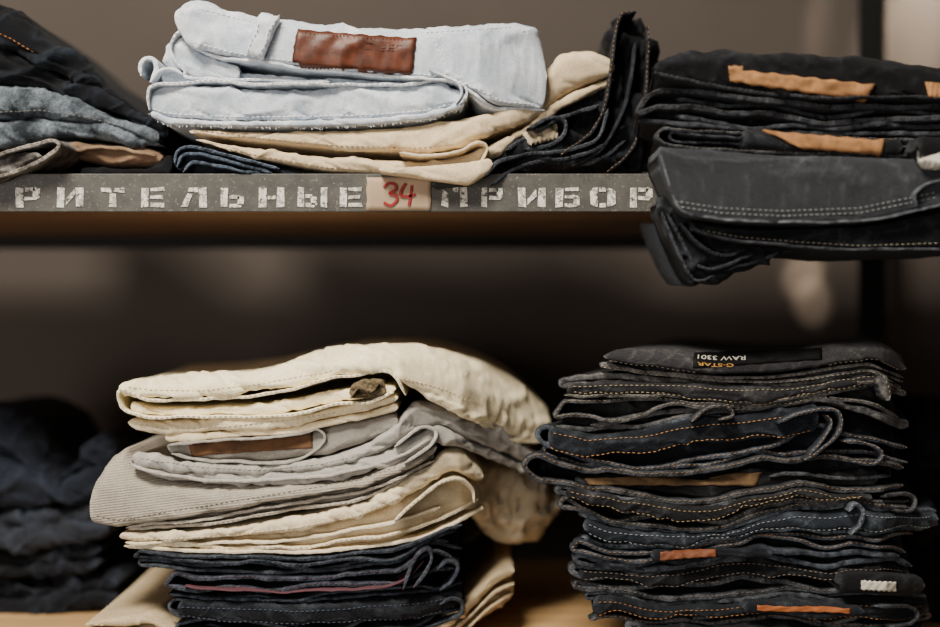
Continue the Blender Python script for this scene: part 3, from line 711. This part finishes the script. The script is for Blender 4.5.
# ---------------- stack A
A = Stack(.03, group='folded jeans in the left stack on the upper shelf', warp=1.5)
g = G(A, 'black jeans lowest in the upper left stack, under the tan pair', '#121317', '#30343b', at=(120, 178))
g.roll([(80,166),(110,167),(150,168),(172,150)], [(80,178),(172,178)], amp=.001); g.done()
g = G(A, 'tan trousers squeezed between dark jeans in the upper left stack', '#6f5a48', '#98836a', at=(115, 162), name='folded_trousers', cat='trousers')
g.roll([(70,143),(100,141),(130,143),(162,150)], [(70,158),(110,165),(162,165)], amp=.0016)
g.ribbon([(76,152),(100,148),(130,150),(156,156)], t=3, yf=-.006, wob=1.5); g.done()
g = G(A, 'worn charcoal jeans drooping over the shelf edge in the upper left stack', '#3c3938', '#a8a29c', at=(20, 176), fs=.9, var=.4, wash=.5)
gr = g.roll([(-60,140),(0,156),(30,145),(60,140),(80,146)], [(-60,178),(0,178),(60,170),(80,156)], amp=.0025, name='front_panel')
g.roll([(-60,160),(0,165),(25,160),(48,158),(60,162)], [(-60,190),(0,190),(25,185),(48,172),(60,166)], yf=-.050, yb=-.005, rt=.012, rb=.01, amp=.0016, name='drooping_hem')
g.ribbon([(0,172),(20,164),(45,156),(70,150),(78,156),(60,168),(30,180),(-10,186)], t=3.2, yf=-.052, yb=-.02, stitch=1)
g.stitch(gr, [(5,160),(30,150),(60,147),(75,150)]); g.done()
g = G(A, 'faded blue-grey jeans in the middle of the upper left stack', '#36404b', '#8d99a4', at=(60, 144), fs=.7, var=.4, wash=.6)
T = [(-60,76),(0,84),(40,90),(80,101),(120,115),(160,134)]; Mx = [(-60,110),(0,118),(40,116),(80,122),(120,128),(160,142)]; B = [(-60,137),(0,148),(30,140),(60,136),(100,138),(160,145)]
gr = g.roll(T, Mx, amp=.003, yf=-.004, name='front_panel'); g.stitch(gr, [(0,112),(40,110),(80,116),(130,128)], th='#6b6a66')
g.roll(inset(Mx, 1), B, amp=.0025); g.done()
g = G(A, 'black-navy jeans on top of the upper left stack', '#14171d', '#3e4a5a', at=(60, 95), th='#a06a3a')
T = [(-60,-14),(0,2),(18,10),(40,34),(70,54),(95,74),(120,95),(150,116),(168,126)]; Mx = [(-60,30),(0,42),(40,62),(80,82),(120,102),(168,130)]; B = [(-60,73),(0,80),(40,87),(80,98),(120,112),(168,136)]
gr = g.roll(T, Mx, amp=.004, yf=-.002, name='upper_fold'); g.stitch(gr, [(-10,30),(10,38),(40,56)])
gr = g.roll(inset(Mx, 1), B, amp=.0035, yf=.0, name='lower_fold'); g.done()
# ---------------- stack B
Bk = Stack(0.0, ((0, 0), (480, 0), (560, .03), (660, .06)), 'folded trousers in the middle stack on the upper shelf')
g = G(Bk, 'dark navy jeans peeking out low left under the beige trousers', '#1f2733', '#5f6c7e', at=(250, 174), th='#6d7a8c')
T = [(172,150),(186,143),(205,147),(240,156),(270,165),(310,172),(350,175)]; B = [(172,168),(200,174),(350,176)]
g.roll(T, B, yf=.004, amp=.001); g.ribbon([(176,163),(178,152),(190,147),(215,152),(245,160),(280,169)], t=2.8, yf=-.004, stitch=1)
g.ribbon([(178,168),(184,157),(200,155),(222,160),(250,168),(272,173)], t=2.8, yf=-.004)
g.ribbon([(184,172),(194,163),(215,165),(240,171),(262,174)], t=2.8, yf=-.003); g.done()
g = G(Bk, 'black jeans with a cream inner waist, right of the beige trousers', '#171a20', '#555d68', at=(560, 174), th='#55504a')
T = [(482,170),(505,150),(530,130),(552,112),(575,100),(620,86),(642,84)]; B = [(482,175),(520,175),(642,177)]
gr = g.roll(T, B, yf=-.002, amp=.004, rt=.03, name='front_panel')
g.patch(gr, [(527,134),(560,124),(558,138),(530,146)], mat=denim('#b7a78d', '#d9ccb4'), name='inner_waist', wob=2.5, lift=.0015)
for q in (([(484,180),(500,164),(530,156),(570,152),(596,140),(606,112)], -.016), ([(490,186),(512,172),(545,163),(580,158),(604,146)], -.013),
          ([(505,152),(530,136),(560,120),(598,106)], -.010), ([(520,168),(560,168),(600,160),(625,140)], -.008), ([(524,150),(545,146),(562,138),(564,124),(548,120),(526,130)], -.014)):
    g.ribbon(q[0], t=3.2, yf=q[1], yb=.0 if q[0][0][1] > 175 else .08, stitch=1, wob=1.5)
g.done()
g = G(Bk, 'crumpled black jeans hanging upright between the pale stack and the black stack', '#14161b', '#343840', at=(628, 172))
g.roll([(556,150),(580,128),(600,100),(608,66),(611,34),(616,16),(624,10),(636,13),(646,9),(651,30),(657,80)], [(556,168),(580,174),(606,174),(632,175),(657,175)], yf=-.006, yb=.2, rt=.03, rb=.006, amp=.0085, sm=3, endr=5, bulge=.3, name='hanging_leg', pw=.9, crease=1.1, seed=21.3)
g.ribbon([(560,158),(585,138),(602,112),(609,76),(613,42),(620,18),(634,16)], t=2.8, yf=-.016, yb=.0, wob=2.2, name='hem', stitch=1)
g.ribbon([(570,170),(600,150),(620,118),(630,80),(634,44)], t=3.0, yf=-.013, yb=.0, wob=2.5, name='side_seam')
g.ribbon([(606,174),(630,150),(642,112),(646,70),(646,30)], t=2.6, yf=-.012, yb=.0, wob=2.5, name='side_seam', stitch=1)
g.done()
# B2 beige
g = G(Bk, 'beige trousers with dark open folds under the pale blue jeans, running up right', '#cdb998', '#ecdcc0', at=(340, 175), name='folded_trousers', cat='trousers', th='#8a7355', var=.1)
T = [(190,130),(280,132),(360,129),(430,124),(468,116),(500,112),(530,104),(545,70),(560,52),(590,50),(614,64)]; M = [(190,134),(260,142),(340,150),(420,152),(460,148),(480,138),(532,120),(560,98),(590,82),(614,74)]
B = [(196,140),(260,159),(330,171),(400,175),(470,175),(495,158),(515,140),(532,128),(560,108),(590,94),(614,84)]
gr = g.roll(T, M, yf=-.006, amp=.0015, name='front_panel', sm=6); g.stitch(gr, [(200,131),(260,138),(340,146),(420,148),(455,144)], w=.0006)
gr2 = g.roll([(196,140),(260,149),(330,158),(380,159),(420,162),(470,155),(485,148),(532,123),(560,100),(590,84),(614,76)], B, yf=-.003, amp=.0015, name='lower_fold', rt=.01); g.stitch(gr2, [(215,146),(260,156),(330,168),(400,172)], w=.0006)
g.ribbon([(400,154),(425,157),(455,155),(476,146),(487,150),(480,166),(470,180)], t=2.6, yf=-.018, yb=.012, name='waistband', hem=.1)
g.roll([(380,169),(430,168),(470,164),(492,160)], [(380,175),(430,182),(470,187),(492,172)], yf=-.02, yb=-.005, rt=.008, rb=.005, amp=.0010, name='drooping_hem')
g.done()
# B1 pale blue
g = G(Bk, 'pale blue washed jeans with a large brown leather patch on top', '#aeb9c6', '#f2f4f5', at=(330, 128), th='#f6f5f0', var=.1, wash=.5)
gr = g.roll([(150,92),(160,86),(200,88),(300,90),(400,88),(440,84),(466,92)], [(150,110),(170,118),(230,121),(300,121),(370,119),(430,114),(466,102)], yf=-.008, amp=.0017, name='lower_fold', rt=.02, rb=.004, pw=.5, crease=1.)
g.seam(gr, .3)
gr = g.roll([(153,112),(170,119),(230,122),(300,122),(370,120),(430,115),(464,104)], [(153,117),(170,126),(230,128),(300,128),(370,126),(430,120),(464,107)], yf=-.010, amp=.0012, name='hem', rt=.006, rb=.004)
g.fray(gr, .1, count=260); g.fray(gr, .95, count=160, L=.0025, seed=2)
g.roll([(160,66),(170,60),(200,64),(240,70),(300,76),(400,82),(455,81)], [(160,82),(200,84),(300,86),(400,86),(455,83)], yf=.004, amp=.0018, name='middle_fold', rt=.01)
g.roll([(163,60),(168,42),(180,34),(200,54),(240,66)], [(163,66),(180,72),(200,78),(240,80)], yf=-.002, amp=.0014, name='middle_fold', rt=.01, sm=4)
g.ribbon([(330,84),(240,80),(190,79),(186,72),(178,64),(172,50),(178,36),(186,32)], t=2.4, yf=-.006, yb=.05, name='hem', hem=.1, stitch=1)
g.ribbon([(152,84),(160,74),(172,70),(184,76)], t=2.8, yf=-.008, yb=.05, name='hem', hem=.1)
g.ribbon([(430,74),(446,80),(458,86),(462,96),(456,106)], t=2.2, yf=-.016, yb=.02, name='hem', hem=.1)
g.ribbon([(153,112),(152,98),(157,88),(180,84),(260,86),(340,88),(400,87),(440,81),(462,86),(467,96),(460,106)], t=2.5, yf=-.012, yb=.1, name='hem', stitch=1, wob=1.3)
g.ribbon([(462,90),(474,97),(490,108),(520,112),(544,112)], t=2.6, yf=-.004, yb=.1, name='inner_layer')
T = [(178,14),(184,4),(200,2),(225,10),(260,18),(320,24),(400,28),(470,24),(515,20),(536,26),(546,50)]
B = [(178,24),(190,46),(220,56),(260,62),(300,67),(400,77),(450,81),(470,90),(495,106),(546,111)]
gr = g.roll(T, B, yf=-.012, amp=.0018, name='upper_fold', rt=.028, rb=.004, bulge=.2, endr=6, sm=5, pw=.55, crease=1.)
g.stitch(gr, [(200,9),(225,16),(260,24),(290,28)]); g.stitch(gr, [(420,33),(470,30),(515,27),(532,34)])
g.stitch(gr, [(195,42),(225,51),(260,57),(300,62),(400,72),(450,77),(475,88),(500,101),(540,105)])
g.stitch(gr, [(430,34),(442,56),(450,76)])
g.ribbon([(184,20),(190,44),(220,58),(260,64),(300,69),(400,79),(450,83),(470,93),(495,108),(544,112)], t=2.4, yf=-.010, yb=.05, name='hem', wob=.8)
g.patch(gr, [(297,30),(416,39),(412,74),(291,69)], mat=M_leather, name='leather_patch', thick=.0016, wob=1.5, curl=.0008)
g.patch(gr, [(262,21),(279,23),(264,58),(247,55)], mat=denim('#c9d0d8', '#ffffff', var=.05), name='belt_loop', thick=.004, nx=12, ny=16, lift=.005)
g.stitch(gr, [(250,54),(254,46),(258,36),(264,22)], off=.0095, sm=2, w=.0007, th='#757b83'); g.stitch(gr, [(261,57),(266,48),(270,37),(276,24)], off=.0095, sm=2, w=.0007, th='#757b83')
g.stitch(gr, [(301,34),(411,42)], w=.0005, L=.0015, h=.0024, th='#5a301a'); g.stitch(gr, [(296,66),(408,71)], w=.0005, L=.0015, h=.0024, th='#5a301a')
fonttext('DEED', g, gr, 364, 408, lambda x: 48+(x-385)*.075, 7, False, M_emb, 'embossed_text', off=.0021)
g.ribbon([(142,76),(141,66),(146,59),(154,60),(157,70),(152,77)], t=5, yf=-.004, yb=.03, name='rolled_hem', hem=0)
g.done()
# ---------------- stack C
C_ = Stack(-.05, group='dark jeans in the overhanging right stack on the upper shelf', skew=.1)
g = G(C_, 'black jeans whose corner hangs lowest over the shelf edge', '#16181c', '#4f545c', at=(760, 168), th='#3a3d44')
g.roll([(672,164.5),(1000,165)], [(672,168),(1000,168)], yf=.03, amp=0)
g.roll([(658,200),(680,205),(720,230),(760,244),(795,248)], [(658,206),(668,236),(684,262),(694,282),(706,280),(716,284),(735,270),(752,268),(770,256),(795,252)], yf=.006, yb=-.006, rt=.008, rb=.006, amp=.004, name='hanging_corner', endr=4, sm=3)
for q, y_ in (([(662,212),(676,246),(690,276),(704,280),(740,268),(780,254)], -.004), ([(668,214),(684,244),(698,266),(720,268),(752,256)], -.007), ([(680,222),(700,246),(722,256),(745,250)], -.009)):
    g.ribbon(q, t=2.4, yf=y_+.006, yb=-.02, name='hem', stitch=1, wob=2.2)
g.done()
g = G(C_, 'black jeans with light stitched hem hanging beneath the slate pair', '#1b1c20', '#5a5d64', at=(850, 168), th='#8d8878')
g.roll([(690,161),(1000,161)], [(690,164),(1000,164)], yf=.03, amp=0)
gr = g.roll([(688,222),(760,230),(860,228),(940,214),(1000,205)], [(694,232),(740,241),(800,246),(860,250),(1000,247)], yf=-.008, yb=-.012, rt=.012, rb=.004, amp=.0014, name='hanging_hem', crease=.4)
g.stitch(gr, [(696,229),(740,237),(800,242),(860,245.5),(940,243)])
g.ribbon([(690,226),(700,233),(740,242),(800,247),(860,250),(1000,248)], t=2.2, yf=-.012, yb=-.02, name='hem', wob=.8); g.done()
g = G(C_, 'slate grey jeans hanging as a smooth flap over the shelf edge', '#40444b', '#767b83', at=(850, 166), th='#85888a', var=.06, grain=.3)
g.roll([(660,150),(720,156),(800,159),(1000,159)], [(660,160),(1000,160.5)], yf=.02, amp=.0005)
T = [(654,150),(700,152),(800,158),(900,161),(1000,162)]; B = [(654,166),(668,200),(682,218),(720,222),(780,225),(860,222),(940,205),(1000,196)]
gr = g.roll(T, B, yf=-.022, yb=-.010, rt=.012, rb=.003, amp=.0015, name='front_panel', crease=.45, bulge=.3, endr=3, pw=.4)
g.stitch(gr, [(676,206),(720,213),(780,216),(860,213),(938,197)]); g.stitch(gr, [(674,201),(720,208),(780,211),(860,208),(938,192)])
g.ribbon([(656,158),(668,196),(680,214),(720,221),(780,224),(860,222),(940,206),(1000,197)], t=2., yf=-.022, yb=-.02, name='hem', wob=.8)
g.ribbon([(905,208),(903,196),(920,186),(960,178)], t=2., yf=-.028, yb=-.02, name='pocket_edge', wob=.6)
g.done()
g = dark(C_, 'black jeans with a smaller tan patch in the overhanging right stack', [(664,128),(700,130),(760,134),(830,138),(900,138),(1000,140)], [(660,146),(720,152),(800,156),(1000,158)], '#1a1b20', '#585c64', S1, th='#6a6254', yf=-.002, t=2.8, bodyoff=.02)
gr = g.roll([(740,130),(800,134),(880,139),(900,140)], [(740,148),(800,152),(900,156)], yf=-.008, yb=.05, rt=.008, amp=.0005, name='inner_waist')
g.patch(gr, [(763,131),(884,141),(881,155),(800,148)], mat=M_tan, name='leather_patch', wob=1.5, curl=.001); 
g.done()
g = dark(C_, 'black jeans with ribbed waist just under the topmost black pair', [(640,104),(655,88),(690,90),(760,100),(830,106),(890,104),(1000,108)], [(646,122),(690,128),(760,131),(830,135),(1000,136)], '#17181c', '#4f5259', S2+[[(.25,.96,.1)]], th='#4a4640', yf=-.004, t=4, bodyoff=.02)
g.patch(g.roll([(905,140),(925,142),(960,146)], [(905,170),(925,172),(960,172)], yf=-.03, yb=.0, rt=.01, rb=.004, amp=.002, name='pocket_corner'), [(917,160),(940,153),(942,170),(922,174)], mat=M_white, name='paper_tag', wob=1)
g.done()
g = G(C_, 'black jeans with a long tan leather patch on top of the overhanging stack', '#121317', '#44474f', at=(800, 100), th='#4a4640')
T = [(652,62),(680,52),(720,50),(760,54),(830,56),(890,58),(945,66),(1000,70)]; B = [(652,78),(690,86),(760,96),(830,102),(890,100),(1000,104)]
gr = g.roll(T, B, yf=-.010, rt=.03, amp=.0022, name='front_panel', bulge=.25, pw=.6)
g.patch(gr, [(728,66),(742,66),(748,84),(730,82)], mat=M_tan, name='leather_patch', thick=.0022, wob=2, nx=10)
g.patch(gr, [(740,70),(874,85),(866,101),(744,84)], mat=M_tan, name='leather_patch', thick=.0014, wob=2, curl=.0015)
g.stitch(gr, [(660,73),(690,80),(722,85)]); g.stitch(gr, [(880,96),(940,99)])
g.ribbon([(652,76),(690,84),(760,95),(830,101),(890,99),(1000,103)], t=2.4, yf=-.012, yb=.1, stitch=1)
g.patch(gr, [(925,82),(948,84),(948,100),(928,97)], mat=M_tan, name='waist_tab'); g.done()
# ------------------------------------------------------------------ lights
def area(loc, tgt, size, power, colr):
    l = bpy.data.lights.new('area_light', 'AREA'); l.size = size; l.energy = power; l.color = colr
    o = bpy.data.objects.new('area_light', l); col.objects.link(o); o.location = loc
    o.rotation_euler = (Vector(tgt)-Vector(loc)).to_track_quat('-Z', 'Y').to_euler(); return o
def spot(loc, tgt, ang, power, colr, blend=.5, r=.02):
    l = bpy.data.lights.new('spot_light', 'SPOT'); l.spot_size = math.radians(ang); l.energy = power; l.color = colr
    l.spot_blend = blend; l.shadow_soft_size = r
    o = bpy.data.objects.new('spot_light', l); col.objects.link(o); o.location = loc
    o.rotation_euler = (Vector(tgt)-Vector(loc)).to_track_quat('-Z', 'Y').to_euler(); return o
area((-.50, -.95, CZ+1.3), (0, .0, CZ), .5, 70, (1, .91, .78))
area((-1.3, -2.2, CZ-.25), (0, .2, CZ-.1), 1.4, 36, (1, .91, .82))  # added fill light, brightens the wall below the upper shelf
p = W(804, 272, YW); spot((p[0]+.03, .40, p[2]+.07), p, 24, 2.2, (1, .85, .66), .6, .005)  # added hidden spots, standing in for sunlight patches on the wall
p = W(812, 300, YW); spot((p[0]-.01, .40, p[2]+.09), p, 22, 3.0, (1, .85, .66), .6, .005)
p = W(842, 15, YW); spot((p[0]+.02, .40, p[2]+.16), p, 20, 11.0, (1, .86, .68))
p = W(915, 20, YW); spot((p[0]+.05, .38, p[2]+.22), p, 24, 40., (1, .86, .68))
p = W(912, 120, YW); spot((p[0]+.09, .40, p[2]+.10), p, 22, 3., (1, .86, .68))
wd = bpy.data.worlds.new('World'); bpy.context.scene.world = wd; wd.use_nodes = True
bg = wd.node_tree.nodes['Background']; bg.inputs[0].default_value = (1, .92, .84, 1); bg.inputs[1].default_value = .13
# ------------------------------------------------------------------ camera
cd = bpy.data.cameras.new('camera'); cd.sensor_width = 36; cd.lens = 36*D/(940*K)
cam = bpy.data.objects.new('camera', cd); col.objects.link(cam)
cam.location = (0, -D, CZ); cam.rotation_euler = (math.pi/2, 0, 0)
cd.dof.use_dof = True; cd.dof.focus_distance = D-.005; cd.dof.aperture_fstop = 1.6
cd.clip_start = .05
bpy.context.scene.camera = cam
for o in bpy.data.objects:
    if '_o' in o: del o['_o']
